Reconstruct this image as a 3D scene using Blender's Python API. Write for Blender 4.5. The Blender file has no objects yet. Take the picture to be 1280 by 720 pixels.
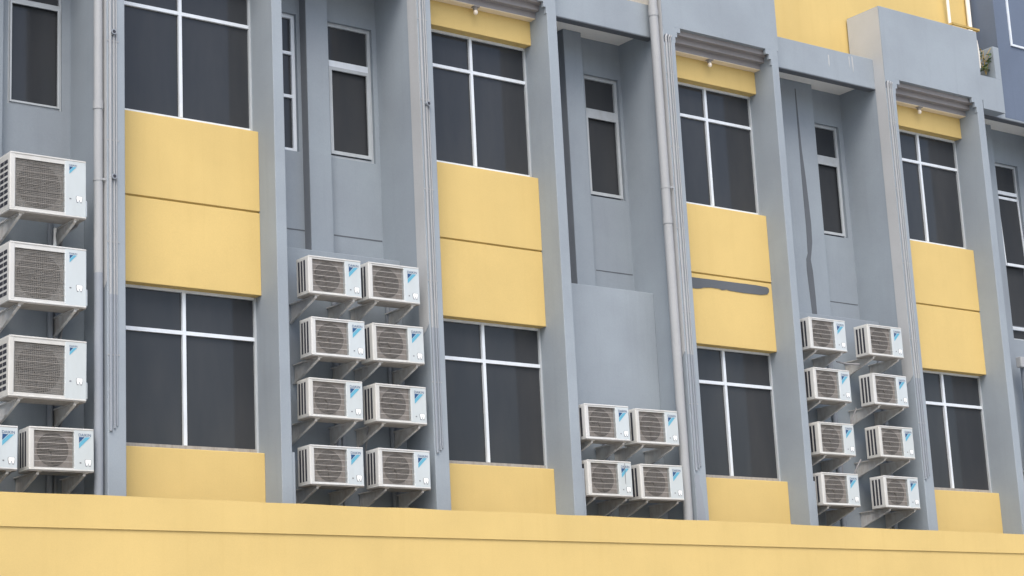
import bpy, bmesh, math, random
from mathutils import Vector, Matrix
random.seed(7)
SC = bpy.context.scene
COL = SC.collection

# ------------------------------------------------------------------ materials
def new_mat(name):
    m = bpy.data.materials.new(name); m.use_nodes = True
    nt = m.node_tree
    b = nt.nodes['Principled BSDF']
    return m, nt, b

def noise(nt, coord, scale, detail=4, rough=.55, sc=(1, 1, 1)):
    mp = nt.nodes.new('ShaderNodeMapping'); mp.inputs['Scale'].default_value = sc
    nt.links.new(coord, mp.inputs['Vector'])
    n = nt.nodes.new('ShaderNodeTexNoise'); n.inputs['Scale'].default_value = scale
    n.inputs['Detail'].default_value = detail; n.inputs['Roughness'].default_value = rough
    nt.links.new(mp.outputs['Vector'], n.inputs['Vector'])
    return n.outputs['Fac']

def ramp(nt, fac, a, b, c0=(0, 0, 0, 1), c1=(1, 1, 1, 1)):
    r = nt.nodes.new('ShaderNodeValToRGB')
    r.color_ramp.elements[0].position = a; r.color_ramp.elements[0].color = c0
    r.color_ramp.elements[1].position = b; r.color_ramp.elements[1].color = c1
    nt.links.new(fac, r.inputs['Fac']); return r.outputs['Color']

def mix(nt, fac, a, b, blend='MIX'):
    n = nt.nodes.new('ShaderNodeMix'); n.data_type = 'RGBA'; n.blend_type = blend
    if isinstance(fac, float): n.inputs['Factor'].default_value = fac
    else: nt.links.new(fac, n.inputs['Factor'])
    for k, v in (('A', a), ('B', b)):
        s = [i for i in n.inputs if i.name == k and i.type == 'RGBA'][0]
        if isinstance(v, (tuple, list)): s.default_value = (*v[:3], 1)
        else: nt.links.new(v, s)
    return [o for o in n.outputs if o.type == 'RGBA'][0]

def paint(name, c, var=.09, stain=(.5, .48, .45), stain_amt=.13, rough=.8, bump=.12, fade=None, streak=.12):
    """weathered wall paint: broad blotches, vertical rain streaks, fine plaster grain"""
    m, nt, b = new_mat(name)
    co = nt.nodes.new('ShaderNodeTexCoord').outputs['Object']
    n1 = noise(nt, co, .9, 5)
    dark = tuple(x*(1-var) for x in c); lite = tuple(min(1, x*(1+var)) for x in c)
    if fade: lite = fade
    base = mix(nt, ramp(nt, n1, .32, .68), dark, lite)
    n2 = noise(nt, co, 1.0, 6, .62, (7, 7, .55))
    st = mix(nt, ramp(nt, n2, .52, .8, (0, 0, 0, 1), (streak, streak, streak, 1)), base, tuple(x*y for x, y in zip(c, stain)))
    n3 = noise(nt, co, 5.5, 6, .65)
    st2 = mix(nt, ramp(nt, n3, .55, .78, (0, 0, 0, 1), (stain_amt,)*3+(1,)), st, tuple(x*.72 for x in c))
    n4 = noise(nt, co, 70, 3, .6)
    st3 = mix(nt, ramp(nt, n4, .3, .7), mix(nt, 1.0, st2, (.94,)*3, 'MULTIPLY'), st2)
    nt.links.new(st3, b.inputs['Base Color'])
    b.inputs['Roughness'].default_value = rough
    b.inputs['Specular IOR Level'].default_value = .3
    bp = nt.nodes.new('ShaderNodeBump'); bp.inputs['Strength'].default_value = bump; bp.inputs['Distance'].default_value = .012
    n5 = noise(nt, co, 24, 6, .7)
    nt.links.new(n5, bp.inputs['Height']); nt.links.new(bp.outputs['Normal'], b.inputs['Normal'])
    return m

def plain(name, c, rough=.5, metal=0., spec=.4, dirt=0.0, dscale=9., dcol=(.45, .4, .33), age=0.):
    m, nt, b = new_mat(name)
    b.inputs['Roughness'].default_value = rough; b.inputs['Metallic'].default_value = metal
    b.inputs['Specular IOR Level'].default_value = spec
    co = nt.nodes.new('ShaderNodeTexCoord').outputs['Object']
    oi = nt.nodes.new('ShaderNodeObjectInfo')
    add = nt.nodes.new('ShaderNodeVectorMath'); add.operation = 'ADD'
    mul = nt.nodes.new('ShaderNodeVectorMath'); mul.operation = 'SCALE'; mul.inputs['Scale'].default_value = 37.
    cmb = nt.nodes.new('ShaderNodeCombineXYZ')
    for k in 'XYZ': nt.links.new(oi.outputs['Random'], cmb.inputs[k])
    nt.links.new(cmb.outputs[0], mul.inputs[0]); nt.links.new(co, add.inputs[0]); nt.links.new(mul.outputs[0], add.inputs[1])
    n1 = noise(nt, add.outputs[0], dscale, 5, .62, (1.6, 1.6, .6))
    d = max(dirt, .08)
    if age:
        mr = nt.nodes.new('ShaderNodeMath'); mr.operation = 'MULTIPLY'; mr.inputs[1].default_value = age; nt.links.new(oi.outputs['Random'], mr.inputs[0])
        c = mix(nt, mr.outputs[0], c, tuple(x*y for x, y in zip(c, (.86, .80, .68))))
        dk = mix(nt, 1.0, c, dcol, 'MULTIPLY')
    else: dk = tuple(x*y for x, y in zip(c, dcol))
    colr = mix(nt, ramp(nt, n1, .42, .78, (0, 0, 0, 1), (d, d, d, 1)), c, dk)
    nt.links.new(colr, b.inputs['Base Color'])
    return m

M = {}
M['grey'] = paint('grey_wall_paint', (.282, .325, .368), .06, fade=(.304, .352, .396))
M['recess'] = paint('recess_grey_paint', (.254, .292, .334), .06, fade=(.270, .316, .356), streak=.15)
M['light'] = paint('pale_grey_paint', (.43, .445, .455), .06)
M['dark'] = paint('old_paint_and_shade_grey', (.105, .118, .135), .08)
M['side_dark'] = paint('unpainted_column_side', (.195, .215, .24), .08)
M['brown'] = paint('cornice_brown_grey_paint', (.285, .275, .28), .06)
M['yellow'] = paint('yellow_wall_paint', (.625, .468, .185), .05, stain=(.74, .66, .5), stain_amt=.10, streak=.14)
M['groove'] = paint('yellow_joint_paint', (.47, .345, .115), .1)
M['cream'] = paint('cream_soffit_paint', (.82, .72, .55), .05)
M['soffit'] = paint('white_soffit_paint', (.83, .83, .80), .04, stain_amt=.2)
M['blue'] = paint('slate_blue_wall_paint', (.125, .16, .225), .06)
M['pipe'] = paint('pale_pipe_paint', (.35, .367, .382), .04, rough=.6, bump=.04, streak=.1)
M['pipe_dark'] = paint('grey_pipe_paint', (.265, .295, .335), .04, rough=.6, bump=.04, streak=.1)
M['frame'] = plain('white_window_aluminium', (.68, .74, .80), .4, 0, .5, .2, 5)
M['frame_grey'] = plain('dull_window_aluminium', (.42, .46, .49), .45, 0, .5, .3, 5)
M['sill'] = plain('grimy_sill', (.33, .325, .315), .7, 0, .3, .6, 12)
M['case'] = plain('white_enamel', (.585, .60, .597), .42, 0, .45, .28, 5, (.62, .58, .50), .35)
M['panel'] = plain('pale_blue_white_plastic', (.52, .58, .61), .4, 0, .45, .16, 5, (.66, .62, .55), .3)
M['tray'] = plain('dark_brown_grey_underside', (.30, .285, .265), .6, .1, .3, .5, 8)
M['coil'] = plain('brown_grey_coil', (.345, .318, .295), .6, .2, .3, .5, 14)
M['coil_big'] = plain('grey_coil', (.31, .31, .295), .6, .2, .3, .5, 10)
M['fan'] = plain('dark_fan_plastic', (.125, .118, .11), .55, 0, .3, .3)
M['fan_big'] = plain('grey_fan_plastic', (.15, .15, .142), .55, 0, .3, .3)  # fan of the large units, a little lighter grey
M['wire'] = plain('grille_wire', (.50, .48, .45), .5, 0, .4, .4, 20)
M['wire_dim'] = plain('dim_grille_wire', (.29, .275, .255), .55, 0, .3, .4, 20)
M['slot'] = plain('slot_shadow_black', (.03, .033, .045), .7)
M['bracket'] = plain('galvanised_bracket_paint', (.60, .61, .61), .45, .1, .4, .6, 9, (.55, .45, .38), .3)
M['navy'] = plain('navy_ink', (.02, .075, .19), .4)
M['cyan'] = plain('cyan_ink', (.12, .38, .52), .4)
M['white'] = plain('white_sticker', (.88, .90, .90), .35)
M['ink'] = plain('grey_ink', (.18, .19, .21), .5)
M['hose'] = plain('grey_hose', (.30, .30, .31), .6, 0, .3, .3)
M['wht_pipe'] = plain('white_plastic_pipe', (.82, .80, .74), .4, 0, .4, .25)
M['timber'] = plain('weathered_yellow_timber', (.50, .36, .13), .8, 0, .2, .6, 12)
M['bulb'] = plain('frosted_bulb', (.86, .78, .66), .3)
M['leaf'] = plain('leaf_green', (.07, .12, .045), .6, 0, .3, .4)
M['conc'] = paint('concrete_paving', (.36, .355, .34), .12)

m, nt, b = new_mat('dark_window_glass')
co = nt.nodes.new('ShaderNodeTexCoord').outputs['Object']
oi = nt.nodes.new('ShaderNodeObjectInfo'); cb = nt.nodes.new('ShaderNodeCombineXYZ'); ad = nt.nodes.new('ShaderNodeVectorMath'); sl = nt.nodes.new('ShaderNodeVectorMath')
sl.operation = 'SCALE'; sl.inputs['Scale'].default_value = 23.
for k in 'XYZ': nt.links.new(oi.outputs['Random'], cb.inputs[k])
nt.links.new(cb.outputs[0], sl.inputs[0]); nt.links.new(co, ad.inputs[0]); nt.links.new(sl.outputs[0], ad.inputs[1])
n1 = noise(nt, ad.outputs[0], 1.6, 4, .55, (1.2, 1, .3))
nt.links.new(mix(nt, ramp(nt, n1, .35, .7), (.032, .036, .042), (.046, .049, .053)), b.inputs['Base Color'])
b.inputs['Roughness'].default_value = .09; b.inputs['Specular IOR Level'].default_value = .36
bp = nt.nodes.new('ShaderNodeBump'); bp.inputs['Strength'].default_value = .12; bp.inputs['Distance'].default_value = .02
nt.links.new(noise(nt, ad.outputs[0], 1.3, 2), bp.inputs['Height']); nt.links.new(bp.outputs['Normal'], b.inputs['Normal'])
M['glass'] = m

# ------------------------------------------------------------------ mesh tools
class MB:
    def __init__(s): s.bm = bmesh.new(); s.mats = []
    def mi(s, m):
        if m not in s.mats: s.mats.append(m)
        return s.mats.index(m)
    def box(s, x0, x1, y0, y1, z0, z1, m='grey', bev=0., only=None):
        v = [s.bm.verts.new(p) for p in ((x0,y0,z0),(x1,y0,z0),(x1,y1,z0),(x0,y1,z0),(x0,y0,z1),(x1,y0,z1),(x1,y1,z1),(x0,y1,z1))]
        fs = [s.bm.faces.new([v[i] for i in q]) for q in ((0,3,2,1),(4,5,6,7),(0,1,5,4),(1,2,6,5),(2,3,7,6),(3,0,4,7))]
        i = s.mi(m)
        for f in fs: f.material_index = i
        if bev:
            es = list({e for f in fs for e in f.edges})
            if only: es = [e for e in es if (only != 'top' and abs(e.verts[0].co.z-e.verts[1].co.z) > 1e-4) or (only == 'top' and min(e.verts[0].co.z, e.verts[1].co.z) > z1-1e-4)]
            r = bmesh.ops.bevel(s.bm, geom=es, offset=bev, segments=2, profile=.5, affect='EDGES')
            for f in r['faces']: f.material_index = i
        return s
    def prism(s, pts, y0, y1, m='grey'):
        """polygon in the facade plane (x,z), counter-clockwise seen from the front, pulled back from y0 to y1"""
        i = s.mi(m)
        a = [s.bm.verts.new((x, y0, z)) for x, z in pts]; c = [s.bm.verts.new((x, y1, z)) for x, z in pts]
        fs = [s.bm.faces.new(a), s.bm.faces.new(c[::-1])]
        n = len(pts)
        for k in range(n): fs.append(s.bm.faces.new([a[k], c[k], c[(k+1) % n], a[(k+1) % n]]))
        for f in fs: f.material_index = i
        return s
    def side_prism(s, pts, x0, x1, m):
        """polygon in (y,z) pulled along x"""
        i = s.mi(m)
        a = [s.bm.verts.new((x0, y, z)) for y, z in pts]; c = [s.bm.verts.new((x1, y, z)) for y, z in pts]
        fs = [s.bm.faces.new(a), s.bm.faces.new(c[::-1])]
        n = len(pts)
        for k in range(n): fs.append(s.bm.faces.new([a[k], c[k], c[(k+1) % n], a[(k+1) % n]]))
        for f in fs: f.material_index = i
        bmesh.ops.recalc_face_normals(s.bm, faces=fs)
        return s
    def tube(s, pts, r, m='pipe', n=10, cap=True):
        i = s.mi(m); pts = [Vector(p) for p in pts]; rings = []
        for k, p in enumerate(pts):
            t = (pts[min(k+1, len(pts)-1)] - pts[max(k-1, 0)]).normalized()
            a = t.cross(Vector((0, 1, .13))).normalized()
            if a.length < .1: a = t.cross(Vector((1, 0, 0))).normalized()
            c = t.cross(a)
            rr = r[k] if isinstance(r, (list, tuple)) else r
            rings.append([s.bm.verts.new(p + (a*math.cos(q) + c*math.sin(q))*rr) for q in [2*math.pi*j/n for j in range(n)]])
        fs = []
        for A, B in zip(rings, rings[1:]):
            for j in range(n):
                f = s.bm.faces.new([A[j], A[(j+1) % n], B[(j+1) % n], B[j]]); f.smooth = True; fs.append(f)
        if cap: fs += [s.bm.faces.new([s.bm.verts.new(v.co) for v in rings[0]][::-1]), s.bm.faces.new([s.bm.verts.new(v.co) for v in rings[-1]])]
        for f in fs: f.material_index = i
        bmesh.ops.recalc_face_normals(s.bm, faces=fs)
        return s
    def disc(s, x, y, z, r0, r1, m, n=32, y1=None):
        """ring (r0>0) or disc facing the street"""
        i = s.mi(m)
        o = [s.bm.verts.new((x+r1*math.cos(t), y, z+r1*math.sin(t))) for t in [2*math.pi*k/n for k in range(n)]]
        if r0:
            q = [s.bm.verts.new((x+r0*math.cos(t), y, z+r0*math.sin(t))) for t in [2*math.pi*k/n for k in range(n)]]
            fs = [s.bm.faces.new([o[k], o[(k+1) % n], q[(k+1) % n], q[k]]) for k in range(n)]
        else: fs = [s.bm.faces.new(o)]
        if y1 is not None:
            w = q if r0 else o
            e = [s.bm.verts.new((v.co.x, y1, v.co.z)) for v in w]
            fs += [s.bm.faces.new([w[k], w[(k+1) % n], e[(k+1) % n], e[k]]) for k in range(n)]
        for f in fs: f.material_index = i
        return s
    def build(s, name, parent=None, mesh_only=False):
        me = bpy.data.meshes.new(name); s.bm.to_mesh(me); s.bm.free()
        for k in s.mats: me.materials.append(M[k])
        if mesh_only: return me
        o = bpy.data.objects.new(name, me); COL.objects.link(o)
        if parent: o.parent = parent
        return o

def tag(o, label=None, cat=None, group=None, kind=None):
    if label: o['label'] = label
    if cat: o['category'] = cat
    if group: o['group'] = group
    if kind: o['kind'] = kind
    return o

def thing(name, label, cat, loc=(0, 0, 0), group=None):
    o = bpy.data.objects.new(name, None); COL.objects.link(o); o.location = loc; o.empty_display_size = .2
    return tag(o, label, cat, group)

# ------------------------------------------------------------------ facade measurements (metres; x along the facade, y into the building, z up)
# the camera's eye is the origin of height, the pavement lies 1.6 m below it
CY = -20.0                    # camera y; yellow panels stand at y = 0
F, W, B, BD, LW = -.382, .15, .605, -.165, .21
C45 = .45
GROUND = -1.6
Ls = [5.24, 9.61, 13.983, 18.284, 22.951, 27.62]
Ks = [l - .216 for l in Ls]; Ks[1] = 9.385
Rs = [7.22, 11.585, 15.935, 20.231, 24.928, 29.6]
Qs = [7.365, 11.731, 16.100, 20.369, 25.09, 29.75]
ZA, ZB, ZC, ZD, ZT, ZE = 7.4435, 6.4136, 5.3767, 3.4639, 9.3504, 9.70
ZLOW, ZBLK, ZTOP = 1.9, 9.94, 11.14

bld = thing('office_building', 'long grey and yellow office building with air conditioners in its recesses', 'building', (0, 0, GROUND))
bld_inv = Matrix.Translation((0, 0, -GROUND))
def part(mb, name, parent=None, label=None):
    o = mb.build(name, parent or bld)
    if parent is None or parent is bld: o.matrix_parent_inverse = bld_inv
    if label: o['label'] = label
    return o

def window(x0, x1, z0, z1, y, mull=(), trans=(), fw=.03, bar=.036, fm='frame', bm_='frame', right=None, sash=None, bottom='sill', top=None, fb=None):
    fb = fb or fw
    f = MB(); t = .05
    f.box(x0, x0+fw, y-.008, y+t, z0, z1, fm)
    f.box(x1-fw, x1, y-.008, y+t, z0, z1, right or fm)
    f.box(x0+fw, x1-fw, y-.010, y+t, z1-fw, z1, top or fm)
    f.box(x0+fw, x1-fw, y-.010, y+t, z0, z0+fb, bottom)
    for q in mull: f.box(q-bar/2, q+bar/2, y-.014, y+t, z0+fb, z1-fw, bm_)
    for q in trans:
        xs = [x0+fw] + [v for q2 in mull for v in (q2-bar/2, q2+bar/2)] + [x1-fw]
        for a, c in zip(xs[::2], xs[1::2]): f.box(a, c, y-.011, y+t, q-bar/2, q+bar/2, bm_)
    if sash:        # a casement frame standing proud of the lower opening
        a0, a1, b0, b1, sw = sash
        f.box(a0, a0+sw, y-.034, y-.009, b0, b1, fm); f.box(a1-sw, a1, y-.034, y-.009, b0, b1, fm)
        f.box(a0+sw, a1-sw, y-.032, y-.009, b1-sw, b1, fm); f.box(a0+sw, a1-sw, y-.032, y-.009, b0, b0+sw, fm)
    o = part(f, 'window')
    g = MB().box(x0+.01, x1-.01, y+.022, y+.034, z0+.01, z1-.01, 'glass').build('pane', o)
    return o

# ---- bays with the big windows
for i in range(6):
    L, R, K, Q = Ls[i], Rs[i], Ks[i], Qs[i]
    # pilasters
    lf = MB().box(K, L, F, B+.1, ZLOW, ZBLK, 'grey', .008, 'vert')
    lf = part(lf, 'pilaster')
    # repainted pale strip on the front part of its left flank, ending raggedly low down
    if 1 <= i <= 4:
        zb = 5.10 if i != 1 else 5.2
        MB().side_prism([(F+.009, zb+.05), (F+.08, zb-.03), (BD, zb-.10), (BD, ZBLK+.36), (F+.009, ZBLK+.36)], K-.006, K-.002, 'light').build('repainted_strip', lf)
    if i == 3:
        MB().prism([(K+.004, 1.95), (K+.15, 1.95), (K+.155, 2.7), (K+.148, 2.95), (K+.125, 3.02), (K+.13, 3.12), (K+.11, 3.22), (K+.085, 3.30), (K+.09, 3.42), (K+.004, 3.44)], F-.003, F-.0005, 'pipe_dark').build('old_paint_patch', lf)
    rf = MB().box(R, Q, F, B+.1, ZLOW, ZBLK, 'grey', .008, 'vert')
    rf.box(Q-.004, Q+.045, F+.012, LW, ZLOW, 3.43, 'grey', .01)
    part(rf, 'pilaster')
    # yellow spandrel with its joint
    p = MB().box(L, R, 0, .30, ZB+.011, ZA, 'yellow', .007)
    p.box(L, R, .004, .30, ZC, ZB-.011, 'yellow', .007)
    p.box(L, R, .022, .28, ZB-.02, ZB+.02, 'groove')
    sp = part(p, 'spandrel_panel')
    if i == 3:
        pts = [(18.30, 6.338), (18.66, 6.340), (19.3, 6.345), (19.9, 6.349), (20.13, 6.340), (20.165, 6.318), (20.16, 6.270), (20.12, 6.232), (20.0, 6.212), (19.7, 6.206),
               (19.52, 6.208), (19.36, 6.212), (19.3, 6.222), (19.26, 6.212), (19.21, 6.205), (19.16, 6.220), (19.0, 6.222), (18.86, 6.208), (18.80, 6.190), (18.70, 6.178), (18.62, 6.184), (18.30, 6.17)]
        MB().prism(pts[::-1], -.003, .0005, 'dark').build('bare_patch', sp)
    part(MB().box(L, R, 0, .30, ZLOW, ZD, 'yellow', .007), 'lower_spandrel')
    part(MB().box(L, R, 0, .30, ZT, 9.88, 'yellow', .006), 'lintel_panel')
    # windows
    mx = L + 1.0 + (.0 if i < 2 else 0)
    mxl = [6.24, 10.613, 14.977, 19.278, 24.005, 28.6][i]; mxu = [6.24, 10.603, 14.990, 19.298, 23.993, 28.6][i]
    window(L, R, ZD, ZC, W, (mxl,), (4.86,), bar=.045, right='frame_grey', fb=.062)
    window(L, R, ZA, ZT, W, (mxu,), (8.843,), bar=.043, right='frame_grey', bottom='frame', fb=.07)
    # parapet block with a stepped opening
    bk = MB().box(K, Q+.02, F, .30, ZBLK, ZTOP, 'grey', .010, 'top')
    for e, (d1, d2) in enumerate(((.05, .115),)):
        bk.prism([(L-.02, 9.70), (L+.012, 9.70), (L+.012, 9.79), (L+d1, 9.79), (L+d1, 9.865), (L+d2, 9.865), (L+d2, ZBLK+.004), (L-.02, ZBLK+.004)], F+.0015, F+.05, 'grey')
        bk.prism([(R+.02, ZBLK+.004), (R-d2, ZBLK+.004), (R-d2, 9.865), (R-d1, 9.865), (R-d1, 9.79), (R-.012, 9.79), (R-.012, 9.70), (R+.02, 9.70)], F+.0015, F+.05, 'grey')
    bk = part(bk, 'parapet_block')
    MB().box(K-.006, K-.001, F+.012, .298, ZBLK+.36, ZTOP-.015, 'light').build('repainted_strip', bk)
    co_ = MB().box(L+.001, R-.001, F+.075, .02, 9.865, ZBLK-.001, 'brown')
    co_.box(L+.001, R-.001, F+.16, .02, 9.785, 9.8645, 'brown')
    co_.box(L+.001, R-.001, F+.25, .02, 9.705, 9.7845, 'brown')
    part(co_, 'cornice')
    part(MB().box(L+.002, R-.002, F+.255, -.002, 9.695, 9.7045, 'cream'), 'cornice_soffit')

# ---- recesses between the bays
COLM = {0: (8.16, 8.48), 1: (12.585, 12.915), 2: (16.893, 17.22), 3: (20.9, 21.932), 4: (26.0, 26.30)}
for j in range(5):
    x0, x1 = Qs[j], Ks[j+1]
    holes = {0: [(8.6, 9.275, 7.51, 9.36)], 1: [(11.95, 12.53, 7.49, 9.36), (13.0, 13.70, 7.49, 9.36)], 2: [(17.36, 18.01, 7.54, 9.38)],
             3: [(22.06, 22.64, 7.52, 9.37)], 4: [(26.46, 27.10, 6.20, 9.34)]}[j]
    w = MB(); xa = x0
    for h0, h1, b0, b1 in holes:
        w.box(xa, h0, B, B+.25, ZLOW, 10.2, 'recess'); w.box(h0, h1, B, B+.25, ZLOW, b0, 'recess'); w.box(h0, h1, B, B+.25, b1, 10.2, 'recess'); xa = h1
    w.box(xa, x1, B, B+.25, ZLOW, 10.2, 'recess')
    wall = part(w, 'recess_wall')
    lw = MB().box(x0+.002, x1-.002, LW, B-.002, ZLOW, 6.09, 'recess' if j != 2 else 'grey', .006)
    part(lw, 'lower_wall')
    c0, c1 = COLM[j]
    c = MB().box(c0, c1, C45, B-.001, 6.092, 9.93, 'recess', .006)
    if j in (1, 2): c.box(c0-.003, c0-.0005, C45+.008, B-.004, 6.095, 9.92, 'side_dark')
    c = part(c, 'wall_column')
    if j == 3:
        lft = [(9.80, 21.545), (9.3, 21.540), (8.8, 21.535), (8.30, 21.530), (7.9, 21.532), (7.55, 21.535), (7.3, 21.528), (7.12, 21.522), (7.02, 21.478), (6.85, 21.470), (6.7, 21.478), (6.45, 21.492), (6.094, 21.512)]
        rgt = [(9.80, 21.562), (9.3, 21.572), (8.8, 21.585), (8.45, 21.612), (8.30, 21.622), (7.9, 21.640), (7.6, 21.652), (7.3, 21.640), (7.12, 21.600), (7.02, 21.575), (6.85, 21.600), (6.45, 21.612), (6.094, 21.613)]
        pts = [(x, z) for z, x in lft] + [(x, z) for z, x in rgt[::-1]]
        MB().prism(pts, C45-.004, C45-.001, 'dark').build('unpainted_strip', c)
    # joint lines scored in the plaster
    jn = MB()
    if j == 1:
        jn.box(13.02, 13.755, B-.003, B+.01, 6.436, 6.452, 'dark'); jn.box(12.2, 12.58, B-.003, B+.01, 6.441, 6.457, 'dark')
    else: jn.box(c1+.15, x1-.02, B-.003, B+.01, 6.437, 6.450, 'dark')
    jn.build('plaster_joint', wall)
    # canopy band and soffit over the recess
    bd = MB().box(x0+.021, x1-.001, BD, BD+.14, 9.80, 10.30 if j < 4 else 10.47, 'grey', .008)
    bd.box(x0+.021, x1-.001, BD+.004, BD+.135, 9.788, 9.7995, 'dark')  # underside of the band coloured dark to stand for its shade
    bd = part(bd, 'canopy_band')
    if j == 3:
        MB().prism([(21.70, 10.05), (21.712, 9.99), (21.724, 10.06), (21.728, 10.19), (21.70, 10.20)], BD-.003, BD-.0005, 'light').prism([(22.17, 10.12), (22.18, 10.05), (22.19, 10.24), (22.168, 10.25)], BD-.003, BD-.0005, 'light').prism(
            [(22.24, 10.10), (22.252, 9.99), (22.266, 10.10), (22.262, 10.26), (22.235, 10.27)], BD-.003, BD-.0005, 'light').build('paint_drip', bd)
    part(MB().box(x0+.021, x1-.002, BD+.141, B-.001, 9.931, 10.05, 'soffit'), 'soffit')
    if j == 0:
        window(8.6, 9.275, 7.51, 9.36, B+.03, (), (8.81,), fw=.028, bar=.05, fm='frame_grey', bm_='frame_grey', bottom='frame_grey', sash=(8.625, 9.245, 7.54, 8.785, .022))
    if j == 1:
        window(13.0, 13.70, 7.49, 9.36, B+.06, (), (8.80,), fw=.045, bar=.085, fm='frame_grey', bm_='frame', sash=(13.03, 13.66, 7.55, 8.75, .045), bottom='frame_grey')
        window(11.95, 12.53, 7.49, 9.36, B+.06, (), (8.83, 8.24), fw=.05, bar=.04, fm='frame', bm_='frame', bottom='frame')
    if j == 2:
        window(17.36, 18.01, 7.54, 9.38, B+.06, (), (8.83,), fw=.05, bar=.10, fm='frame_grey', bm_='frame_grey', bottom='slot', sash=(17.37, 17.99, 7.575, 8.775, .045))
    if j == 3:
        window(22.06, 22.64, 7.52, 9.37, B+.06, (), (8.80,), fw=.045, bar=.11, fm='frame_grey', bm_='frame_grey', bottom='slot', sash=(22.065, 22.60, 7.555, 8.74, .04))
    if j == 4:
        window(26.46, 27.10, 6.20, 9.34, B+.06, (), (8.82, 6.42), fw=.04, bar=.06, fm='frame_grey', bm_='frame', bottom='frame_grey')

# tilted-open sash of the far right window
sash = MB()
s0, s1, zt, zb_ = 26.50, 27.06, 8.74, 7.50
for (a, c, d, e) in ((s0, s0+.02, zb_, zt), (s1-.02, s1, zb_, zt)): sash.box(a, c, 0, .03, d-zt, e-zt, 'frame')
sash.box(s0+.04, s1-.04, 0, .028, zb_-zt, zb_-zt+.045, 'frame'); sash.box(s0+.04, s1-.04, 0, .028, -.045, 0, 'frame')
so = sash.build('open_sash', bld)
so.matrix_parent_inverse = bld_inv
so.location = (0, B+.03, zt); so.rotation_euler = (math.radians(-1.6), 0, 0)
MB().box(s0+.03, s1-.03, .012, .018, zb_-zt+.03, -.03, 'glass').build('pane', so)

# ---- top: set-back yellow storey, end stub
part(MB().box(3.0, 25.90, .33, .60, 10.06, 15.5, 'yellow'), 'upper_wall')
part(MB().box(3.0, 29.7, .87, 9.0, GROUND, 10.04, 'recess'), 'building_core')
part(MB().box(25.512, 25.66, -.372, .05, 10.387, 10.96, 'grey', .01, 'top').box(25.112, 25.66, -.372, BD-.002, 9.802, 10.385, 'grey'), 'parapet_stub')

# ------------------------------------------------------------------ slate blue tower at the right
tw = thing('blue_building', 'slate blue painted building block rising at the right edge above the canopy', 'building', (30, 2, 9.83))
tinv = Matrix.Translation((-30, -2, -9.83))
o = MB().box(25.92, 34, BD-.004, 6, 10.08, 16.5, 'blue').box(25.92, 34, BD-.004, BD+.137, 9.83, 10.08, 'blue').build('wall', tw); o.matrix_parent_inverse = tinv
o2 = MB().box(26.262, 26.30, BD-.03, BD-.006, 11.20, 15.6, 'frame').box(26.262, 29.3, BD-.03, BD-.006, 11.165, 11.199, 'frame').build('window', tw)
o2.matrix_parent_inverse = tinv
MB().box(26.30, 29.3, BD-.016, BD-.008, 11.20, 15.6, 'blue').build('pane', o2)

# ------------------------------------------------------------------ yellow podium wall along the foot of the picture
pod = thing('yellow_wall', 'long plain yellow parapet wall running in front of the building foot', 'wall', (16, -1, GROUND))
pinv = Matrix.Translation((-16, 1, -GROUND))
pb = MB()
rq = random.Random(5)
top = [(0, 2.775), (7.874, 2.749), (11, 2.738), (14.43, 2.725), (19, 2.706), (24.15, 2.684), (34, 2.65)]
tp = []
for (xa, za), (xb, zb2) in zip(top, top[1:]):
    n = max(1, int((xb-xa)/.45))
    for k in range(n): tp.append((xa+(xb-xa)*k/n, za+(zb2-za)*k/n+rq.uniform(-.006, .005)))
top = tp + [top[-1]]
pb.prism([(0, 2.393), (34, 2.393)] + [(x, z) for x, z in top[::-1]], -1.0, -.84, 'yellow')
o = pb.build('coping_band', pod); o.matrix_parent_inverse = pinv
o = MB().box(0, 34, -.984, -.86, GROUND, 2.391, 'yellow').build('wall', pod); o.matrix_parent_inverse = pinv
o = MB().box(0, 34, -.838, .9, 1.7, 1.898, 'conc').build('ledge', pod); o.matrix_parent_inverse = pinv

# ------------------------------------------------------------------ air conditioners
def lettering(width, name='lettering'):
    cu = bpy.data.curves.new('txt', 'FONT'); cu.body = 'DAIKIN'; cu.size = 1; cu.extrude = .0
    ob = bpy.data.objects.new('txt', cu); COL.objects.link(ob)
    bpy.context.view_layer.update()
    me = bpy.data.meshes.new_from_object(ob.evaluated_get(bpy.context.evaluated_depsgraph_get()))
    bpy.data.objects.remove(ob)
    xs = [v.co.x for v in me.vertices]; k = width/(max(xs)-min(xs)); x0 = min(xs)
    for v in me.vertices: v.co = Vector(((v.co.x-x0)*k, 0, v.co.y*k))
    me.materials.clear(); me.materials.append(M['navy']); me.name = name
    return me

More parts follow.
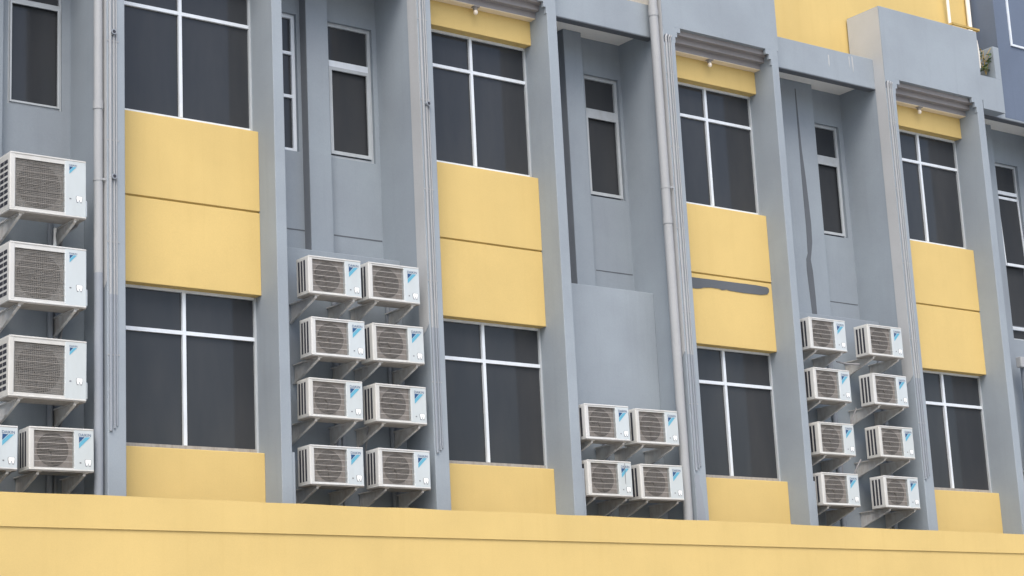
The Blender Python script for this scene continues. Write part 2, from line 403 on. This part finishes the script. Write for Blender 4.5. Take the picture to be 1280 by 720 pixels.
def make_unit(big):
    """origin: front left bottom corner of the casing; front faces -y"""
    w, h, dp = (.905, .67, .30) if big else (.755, .47, .28)
    name = 'air_conditioner'
    root = thing(name, 'x', 'air conditioner')
    g0, g1 = (.075*w, .715*w) if big else (.085*w, .69*w)
    q0, q1 = (.07*h, .90*h) if big else (.07*h, .92*h)
    c = MB()
    bv = .012
    c.box(0, g0, 0, dp, .012, h-.012, 'case', bv)                     # left corner post and side
    c.box(g1, w, 0.0, dp, .012, h-.004, 'panel', .010)                # service side
    c.box(.004, w-.002, -.004, dp+.004, h-.022, h, 'case', .008)      # lid
    c.box(0, w-.002, -.004, dp, 0, .020, 'case', .006)                # base tray
    c.box(.004, w-.006, .0, dp-.004, -.011, -.0045, 'tray')  # bottom plate in a darker brown-grey than the casing
    c.box(g0-.01, g1+.004, .003, .03, q1, h-.012, 'case'); c.box(g0-.01, g1+.004, .003, .03, .012, q0, 'case')
    c.box(.02, w-.02, dp-.03, dp-.01, .02, h-.02, 'case')
    c.build('casing', root)
    g = MB(); fm_ = 'fan_big' if big else 'fan'
    fx = (g0+g1)/2 - (.0 if big else .002); fz = (q0+q1)/2; fr = min((g1-g0), (q1-q0))*.46
    g.box(g0-.004, g1+.003, .05, .06, q0-.004, q1+.004, 'coil_big' if big else 'coil')
    g.disc(fx, .0445, fz, 0, fr, fm_, 40)
    if big:
        for k in range(1, 30):
            z = q0 + (q1-q0)*k/30; g.box(g0, g1, .012, .015, z-.0016, z+.0016, 'wire_dim')
        for k in range(1, 26):
            x = g0 + (g1-g0)*k/26; g.box(x-.0016, x+.0016, .016, .019, q0, q1, 'wire_dim')
        for k in range(1, 8):
            z = q0 + (q1-q0)*k/8; g.box(g0, g1, .007, .011, z-.0022, z+.0022, 'wire_dim')
    else:
        for k in range(1, 24):
            z = q0 + (q1-q0)*k/24; g.box(g0, g1, .014, .017, z-.0014, z+.0014, 'wire_dim')
        for k in range(1, 6):
            z = q0 + (q1-q0)*k/6; g.box(g0, g1, .006, .012, z-.0024, z+.0024, 'wire')
    gr = g.build('grille', root)
    fn = MB(); 
    fn.disc(fx, .030, fz, 0, fr*.24, fm_, 20, .044)
    for k in range(3):
        a = 2*math.pi*k/3 + .4; pts = []
        for t in range(7):
            q = a + t*.13; rr = fr*(.24 + .7*(1-abs(t/6-.45)**2*1.2)); pts.append((fx+rr*math.cos(q), fz+rr*math.sin(q)))
        pts += [(fx+fr*.22*math.cos(a+.6), fz+fr*.22*math.sin(a+.6)), (fx+fr*.22*math.cos(a), fz+fr*.22*math.sin(a))]
        fn.prism(pts, .034, .038, fm_)
    fn.build('fan', gr)
    s = MB()
    if big:
        n = 8
        for k in range(n):
            z = h*.11 + k*h*.80/n
            s.box(-.002, .0, .055, .15, z, z+h*.062, 'slot'); s.box(-.002, .0, .165, .26, z, z+h*.062, 'slot')
    else:
        for k in range(3):
            y = .070 + k*.064
            s.box(-.002, .0, y, y+.036, h*.09, h*.90, 'slot')
    s.build('side_louvre', root)
    # maker's mark: inverted triangle, navy corner and cyan stripe
    lw = .085 if big else .130; lh = .085 if big else .125
    lx = .775*w if big else .765*w; lz = h*(.875 if big else .80)
    mk = MB()
    mk.prism([(lx, lz), (lx, lz-lh*.52), (lx+lw*.50, lz)], -.0025, -.0005, 'navy')
    mk.prism([(lx, lz-lh*.58), (lx, lz-lh), (lx+lw, lz), (lx+lw*.58, lz)], -.0025, -.0005, 'cyan')
    mk = mk.build('logo_mark', root)
    me = lettering(lw*1.1)
    o = bpy.data.objects.new('lettering', me); COL.objects.link(o); o.parent = mk; o.location = (lx-.004, -.003, lz+.007)
    # tooth-shaped sticker and small rating print
    st = MB(); sx, sz, r = .905*w, h*(.32 if big else .20), .035
    sh = [(-1, .8), (-.75, 1), (.75, 1), (1, .8), (1, .1), (.72, -1), (.35, -1), (.12, -.25), (-.12, -.25), (-.35, -1), (-.72, -1), (-1, .1)]
    st.prism([(sx+a*r*1.12, sz+c_*r*1.12) for a, c_ in sh[::-1]], -.0022, -.0006, 'ink')
    st.prism([(sx+a*r*.98+.001, sz+c_*r*.94+.003) for a, c_ in sh[::-1]], -.0034, -.0024, 'white')
    st.build('sticker', root)
    MB().box(.775*w, .80*w, -.002, -.0004, sz-.008, sz+.006, 'ink').build('rating_print', root)
    if big: MB().box(w-.001, w+.028, .03, .20, .03, h*.33, 'panel', .01).build('valve_cover', root)
    else: MB().box(w-.001, w+.014, .05, .20, .03, h*.40, 'panel', .006).build('valve_cover', root)
    # two triangular wall brackets
    yw = LW + .42 - .004
    for k, x in enumerate((.16*w, .875*w)):
        bk = MB()
        bk.side_prism([(.035, -.012), (.022, -.026), (.030, -.046), (yw, -.25), (yw, -.012)], x, x+.005, 'bracket')
        bk.side_prism([(.022, -.024), (.030, -.046), (yw, -.25), (yw, -.230), (.05, -.036)], x-.026, x+.0, 'bracket')
        bk.side_prism([(.028, -.002), (.018, -.012), (.022, -.020), (yw, -.014), (yw, -.002)], x-.026, x+.034, 'bracket')
        bk.build('bracket', root)
    # refrigerant lines leaving the right end towards the wall
    MB().tube([(w*.93, dp*.5, .10), (w+.02, dp*.7, .07), (w+.03, dp, .0), (w-.02, yw-.05, -.06), (w-.04, yw-.03, -.25)], .014, 'hose', 8).build('refrigerant_line', root)
    return root

def copy_tree(o, parent=None):
    c = o.copy(); COL.objects.link(c)
    if parent: c.parent = parent
    for ch in list(o.children): copy_tree(ch, c)
    return c

proto = {False: None, True: None}
def place_unit(big, x, z, label, group, y=-.42):
    if proto[big] is None: o = proto[big] = make_unit(big)
    else: o = copy_tree(proto[big])
    o.location = (x, y + random.uniform(-.008, .008), z); o.rotation_euler = (0, math.radians(random.uniform(-.5, .5)), math.radians(random.uniform(-.8, .8)))
    tag(o, label, 'air conditioner', group); return o

rows = ['top', 'second', 'third', 'bottom']
def lab(pre, row, side): return pre % (rows[row] if not isinstance(row, str) else row, side)
for n, (cx, zz) in enumerate([(12.369, 5.362), (13.225, 5.372), (12.385, 4.605), (13.259, 4.607), (12.328, 3.861), (13.270, 3.857), (12.325, 3.056), (13.276, 3.063)]):
    place_unit(False, cx-.3775, zz, 'small white air conditioner, %s row %s, between first and second yellow window bays' % (rows[n//2], ['left', 'right'][n % 2]), 'small air conditioners in two columns left of the middle')
marked = None
for n, (cx, zz) in enumerate([(16.543, 3.814), (17.427, 3.805), (16.538, 3.072), (17.432, 3.054)]):
    o = place_unit(False, cx-.3775, zz, ['upper left of four small air conditioners below the blank grey wall', 'upper right of four small air conditioners, beside the long round downpipe',
        'lower left of four small air conditioners, with a dark streak across its logo', 'lower right of four small air conditioners below the blank grey wall'][n], 'four small air conditioners below the blank wall')
    if n == 2: marked = o
for n, (cx, zz) in enumerate([(20.892, 5.380), (22.125, 5.380), (20.893, 4.630), (22.145, 4.634), (20.896, 3.826), (22.164, 3.842), (20.867, 3.087), (22.180, 3.095)]):
    place_unit(False, cx-.3775, zz, 'small white air conditioner, %s row %s, between third and fourth yellow window bays' % (rows[n//2], ['left', 'right'][n % 2]), 'small air conditioners in two columns at the right')
for n, (x, zz) in enumerate([(8.213, 5.925), (8.211, 4.904), (8.213, 3.862)]):
    place_unit(True, x, zz, '%s of three large air conditioners stacked at the left edge' % ['topmost', 'middle', 'lowest'][n], 'large air conditioners stacked at the left edge')
place_unit(False, 8.455, 3.078, 'small air conditioner under the three large ones, beside the left downpipe', 'small air conditioners under the large ones')
place_unit(False, 7.575, 3.076, 'small air conditioner cut off by the left edge, under the three large ones', 'small air conditioners under the large ones')
place_unit(False, 25.62, 3.87, 'air conditioner mostly hidden behind the last grey pilaster at the right edge', 'air conditioners at the right edge')

# dark streak on the marked unit
sk = MB().prism([(.632, .18), (.640, .16), (.642, .30), (.640, .45), (.634, .44)], -.0045, -.0036, 'ink').build('streak', marked)

# ------------------------------------------------------------------ pipes on the pilasters
def downpipe(x, y, r, z0, z1, zpaint, collars, straps, label):
    t = thing('downpipe', label, 'pipe', (x, y, z0), 'round downpipes beside the pilasters')
    inv = Matrix.Translation((-x, -y, -z0))
    o = MB().tube([(x, y, zpaint), (x, y, z1)], r, 'pipe', 18).tube([(x, y, z0), (x, y, zpaint)], r, 'pipe_dark', 18).build('pipe', t); o.matrix_parent_inverse = inv
    for z in collars:
        o = MB().tube([(x, y, z-.05), (x, y, z+.05)], r+.007, 'pipe', 18).build('collar', t); o.matrix_parent_inverse = inv
    for z in straps:
        o = MB().tube([(x, y, z-.015), (x, y, z+.015)], r+.005, 'pipe', 18).box(x+r*.5, x+r+.14, y-r-.006, y-r+.004, z-.012, z+.012, 'pipe').build('strap', t); o.matrix_parent_inverse = inv
downpipe(9.315, -.30, .052, 1.95, 13.2, 5.35, (7.33,), (6.44,), 'round grey downpipe beside the left window bay, pale above and darker below')
downpipe(17.975, -.30, .066, 1.95, 13.2, 2.4, (10.12, 7.02), (7.5,), 'tall pale round downpipe running up past the third window bay')

def conduits(i, xs, ztop, zbot, label, hooks):
    x, y = xs[0], F
    t = thing('conduit_run', label, 'pipe', (x, y, zbot), 'conduits on the pilaster fronts')
    inv = Matrix.Translation((-x, -y, -zbot))
    for k, (px, r, zb) in enumerate(zip(xs, (.017, .012, .009, .01), zbot_list(zbot))):
        zt = ztop - .0*k
        zp = 5.1
        m_ = MB()
        pts = [(px, F-r*.7, zp), (px, F-r*.7, zt)]
        if k < hooks:      # elbow turning into the wall
            pts += [(px, F-r*.9, zt+.05), (px+.012, F-.02, zt+.085), (px+.03, F+.02, zt+.09)]
        m_.tube(pts, r, 'pipe', 10)
        m_.tube([(px, F-r*.7, zb), (px, F-r*.7, zp)], r, 'pipe_dark', 10)
        o = m_.build('conduit', t); o.matrix_parent_inverse = inv
    if hooks:
        o = MB().prism([(xs[0]-.03, ztop-.02), (xs[-1]+.01, ztop-.02), (xs[-1]+.01, ztop+.07), (xs[-1]-.015, ztop+.10), (xs[0]-.005, ztop+.10), (xs[0]-.03, ztop+.07)], F-.003, F-.0005, 'dark').build('entry_hole', t); o.matrix_parent_inverse = inv
    for z in (9.2, 8.1, 6.9, 5.7, 4.4):
        o = MB().box(xs[0]-.035, xs[-1]+.03, F-.006, F-.001, z, z+.018, 'pipe').build('clip', t); o.matrix_parent_inverse = inv
def zbot_list(z): return (z, z+.03, z+.06, z+.01)
conduits(1, (9.42, 9.468, 9.50), 12.0, 3.55, 'thin grey conduits on the left pilaster of the first window bay', 0)
conduits(2, (13.80, 13.852, 13.885), 12.0, 3.52, 'thin grey conduits on the left pilaster of the second window bay', 0)
conduits(3, (18.10, 18.155, 18.192), 9.70, 3.48, 'pale conduits with a hooked top on the third bay pilaster', 3)
conduits(4, (22.765, 22.82, 22.862), 9.78, 3.55, 'pale conduits on the left pilaster of the fourth window bay', 3)
# small junction eyes on the conduits
for x, z, lb in ((9.455, 6.47, 'small round conduit fitting on the left pilaster of the first bay'),
                 (9.455, 8.21, 'small conduit fitting high on the left pilaster beside the top window'),
                 (13.86, 8.05, 'small round conduit fitting on the second bay pilaster')):
    o = MB().disc(x, F-.05, z, 0, .02, 'slot', 14).tube([(x, F-.048, z), (x, F-.001, z)], .032, 'pipe_dark', 14).build('conduit_fitting')
    tag(o, lb, 'fitting', 'conduit fittings')

# refrigerant pipes rising on the lower walls behind the units
def pipe_group(xs, z0, z1, label, extra=None):
    t = thing('pipe_group', label, 'pipe', (xs[0], LW, z0), 'pipes behind the air conditioners')
    inv = Matrix.Translation((-xs[0], -LW, -z0))
    for k, x in enumerate(xs):
        r = (.035, .022, .03)[k % 3]
        o = MB().tube([(x, LW-r, z0), (x+.004, LW-r, (z0+z1)/2), (x, LW-r, z1-.06*k)], r, 'pipe_dark', 10).build('pipe', t); o.matrix_parent_inverse = inv
pipe_group([12.72, 12.80, 13.52, 13.58], 1.95, 5.6, 'vertical grey pipes on the wall behind the eight air conditioners')
pipe_group([16.98, 17.05], 1.95, 4.1, 'vertical grey pipes on the wall behind the four air conditioners')
pipe_group([21.50, 21.56, 22.62], 1.95, 5.6, 'vertical grey pipes behind the right block of eight air conditioners')
pipe_group([8.95, 9.02], 1.95, 6.0, 'vertical grey pipes behind the large left air conditioners')
def hose(pts, r, label, m='hose'):
    o = MB().tube(pts, r, m, 8).build('drain_hose'); tag(o, label, 'hose', 'loose hoses and pipes')
hose([(21.28, -.18, 5.28), (21.5, -.17, 5.262), (21.76, -.18, 5.275)], .013, 'thin level pipe joining the top two air conditioners at the right')
hose([(21.70, -.10, 4.62), (21.62, -.06, 4.42), (21.60, .05, 4.15), (21.58, .17, 3.8), (21.57, .18, 3.4)], .010, 'thin curved hose hanging below the second right-hand air conditioner')
hose([(21.70, -.10, 3.84), (21.60, -.08, 3.70), (21.56, .02, 3.45), (21.53, .15, 3.1)], .011, 'thin curved hose hanging between the lowest right-hand air conditioners')
hose([(12.98, -.1, 3.84), (13.03, .0, 3.72), (13.08, .12, 3.58), (13.1, .18, 3.3)], .012, 'thin bent hose below the third row of the left block')
hose([(8.93, .0, 5.90), (8.93, .02, 5.80), (8.935, .02, 5.72), (8.93, .04, 5.58)], [.02, .013, .022, .012], 'short white hose between the two upper large air conditioners', 'white')
o = MB().tube([(25.90, -.03, 1.95), (25.90, -.03, 5.70)], .09, 'pipe_dark', 16).box(25.70, 25.83, -.10, .0, 5.55, 5.72, 'pipe', .008).build('drain_pipe')
tag(o, 'thick grey pipe behind the last pilaster at the right edge', 'pipe')

# ------------------------------------------------------------------ lamps under the cornices
for x, lb in ((14.93, 'small bulb lamp under the cornice of the second window bay'), (19.215, 'small bulb lamp under the cornice of the third window bay'), (23.82, 'small bulb lamp under the cornice of the fourth window bay')):
    t = thing('ceiling_lamp', lb, 'lamp', (x, -.09, 9.694), 'bulb lamps under the cornices')
    MB().tube([(0, 0, 0), (0, 0, -.045)], .032, 'wire_dim', 14).box(-.045, .045, -.05, .03, -.012, 0, 'brown').build('holder', t)
    MB().tube([(0, -.005, -.045), (0, -.007, -.06), (0, -.009, -.085), (0, -.011, -.105), (0, -.012, -.115)], [.016, .027, .033, .025, .008], 'bulb', 14).build('bulb', t)

# ------------------------------------------------------------------ roof-level bits at the right
t = thing('pole_stand', 'white upright pipes with a small timber frame on the upper yellow wall', 'frame', (25.4, .2, 11.2))
inv = Matrix.Translation((-25.4, -.2, -11.2))
for mb, nm in ((MB().tube([(25.21, .22, 11.50), (25.20, .22, 15)], .028, 'wht_pipe', 10), 'pipe'), (MB().tube([(25.80, .27, 11.15), (25.80, .27, 15)], .04, 'wht_pipe', 10), 'pipe'),
               (MB().box(25.05, 25.78, .27, .31, 11.44, 11.485, 'timber').box(25.05, 25.09, .06, .31, 11.40, 11.438, 'timber').box(25.70, 25.74, .06, .31, 11.40, 11.438, 'timber').box(25.05, 25.74, .03, .06, 11.40, 11.436, 'timber'), 'bracket_frame')):
    o = mb.build(nm, t); o.matrix_parent_inverse = inv
o = MB().tube([(25.14, -.30, 11.12), (25.17, -.32, 11.0), (25.19, -.32, 10.86), (25.22, -.30, 10.75), (25.24, -.28, 10.55)], .020, 'wht_pipe', 8).build('white_hose')
tag(o, 'short white hose hanging at the right corner of the last parapet block', 'hose')
pl = thing('wild_plant', 'small wild plant sprouting on the ledge beside the last parapet block', 'plant', (25.40, -.22, 10.47))
lf = MB(); rnd = random.Random(3)
for k in range(46):
    a = rnd.uniform(0, 6.28); e = rnd.uniform(.1, 1.4); r = rnd.uniform(.08, .36)
    c = Vector((r*.32*math.cos(a), r*.45*math.sin(a)-.05, r*1.35*math.sin(e)+.04)); s = rnd.uniform(.025, .055)
    u = Vector((rnd.uniform(-1, 1), rnd.uniform(-1, 1), rnd.uniform(-.6, .6))).normalized(); v = u.cross(Vector((rnd.uniform(-1, 1), rnd.uniform(-1, 1), 1))).normalized()
    q = [lf.bm.verts.new(c+u*s*1.5), lf.bm.verts.new(c+v*s*.6), lf.bm.verts.new(c-u*s*1.5), lf.bm.verts.new(c-v*s*.6)]
    lf.bm.faces.new(q).material_index = lf.mi('leaf')
lf.build('leaves', pl)
sb = MB()
for k in range(5): sb.tube([(0, -.05, 0), (rnd.uniform(-.05, .05), -.05+rnd.uniform(-.06, .06), .2), (rnd.uniform(-.10, .10), -.05+rnd.uniform(-.1, .1), rnd.uniform(.28, .46))], .006, 'timber', 5)
sb.build('stem', pl)

# ------------------------------------------------------------------ ground
g = MB().box(-400, 400, -400, 400, GROUND-.3, GROUND, 'conc').build('ground'); tag(g, 'grey concrete pavement in front of the building', 'ground', kind='structure')

# ------------------------------------------------------------------ sky, sun, camera
wd = bpy.data.worlds.new('World'); SC.world = wd; wd.use_nodes = True
nt = wd.node_tree; bg = nt.nodes['Background']
sky = nt.nodes.new('ShaderNodeTexSky'); sky.sky_type = 'NISHITA'; sky.sun_disc = False
EL, AZ = math.radians(54), math.radians(216)        # azimuth measured from +y towards +x
sky.sun_elevation = EL; sky.sun_rotation = AZ; sky.air_density = 1.0; sky.dust_density = 4.0; sky.ozone_density = 1.0
nt.links.new(sky.outputs[0], bg.inputs['Color']); bg.inputs['Strength'].default_value = .15
sd = bpy.data.lights.new('sun', 'SUN'); sd.energy = 1.2; sd.angle = math.radians(35); sd.color = (1, .97, .92)
so_ = bpy.data.objects.new('sun', sd); COL.objects.link(so_)
d = Vector((math.sin(AZ)*math.cos(EL), math.cos(AZ)*math.cos(EL), math.sin(EL)))
so_.rotation_euler = d.to_track_quat('Z', 'Y').to_euler(); so_.location = d*60

fpx, yaw, pit, rol = 2443.38, .65581424, .2279042, -.05021028
fw = Vector((math.sin(yaw)*math.cos(pit), math.cos(yaw)*math.cos(pit), math.sin(pit)))
r = Vector((math.cos(yaw), -math.sin(yaw), 0)); u = r.cross(fw)
r2 = r*math.cos(rol) + u*math.sin(rol); u2 = -r*math.sin(rol) + u*math.cos(rol)
cam = bpy.data.cameras.new('camera'); cam.sensor_width = 36; cam.lens = fpx/1280*36; cam.clip_end = 2000
co_ = bpy.data.objects.new('camera', cam); COL.objects.link(co_)
mt = Matrix((( r2.x, u2.x, -fw.x, 0), (r2.y, u2.y, -fw.y, CY), (r2.z, u2.z, -fw.z, 0), (0, 0, 0, 1)))
co_.matrix_world = mt
SC.camera = co_
SC.view_settings.view_transform = 'Standard'; SC.view_settings.look = 'None'; SC.view_settings.gamma = 1; SC.view_settings.use_curve_mapping = False
SC.view_settings.exposure = 0.68
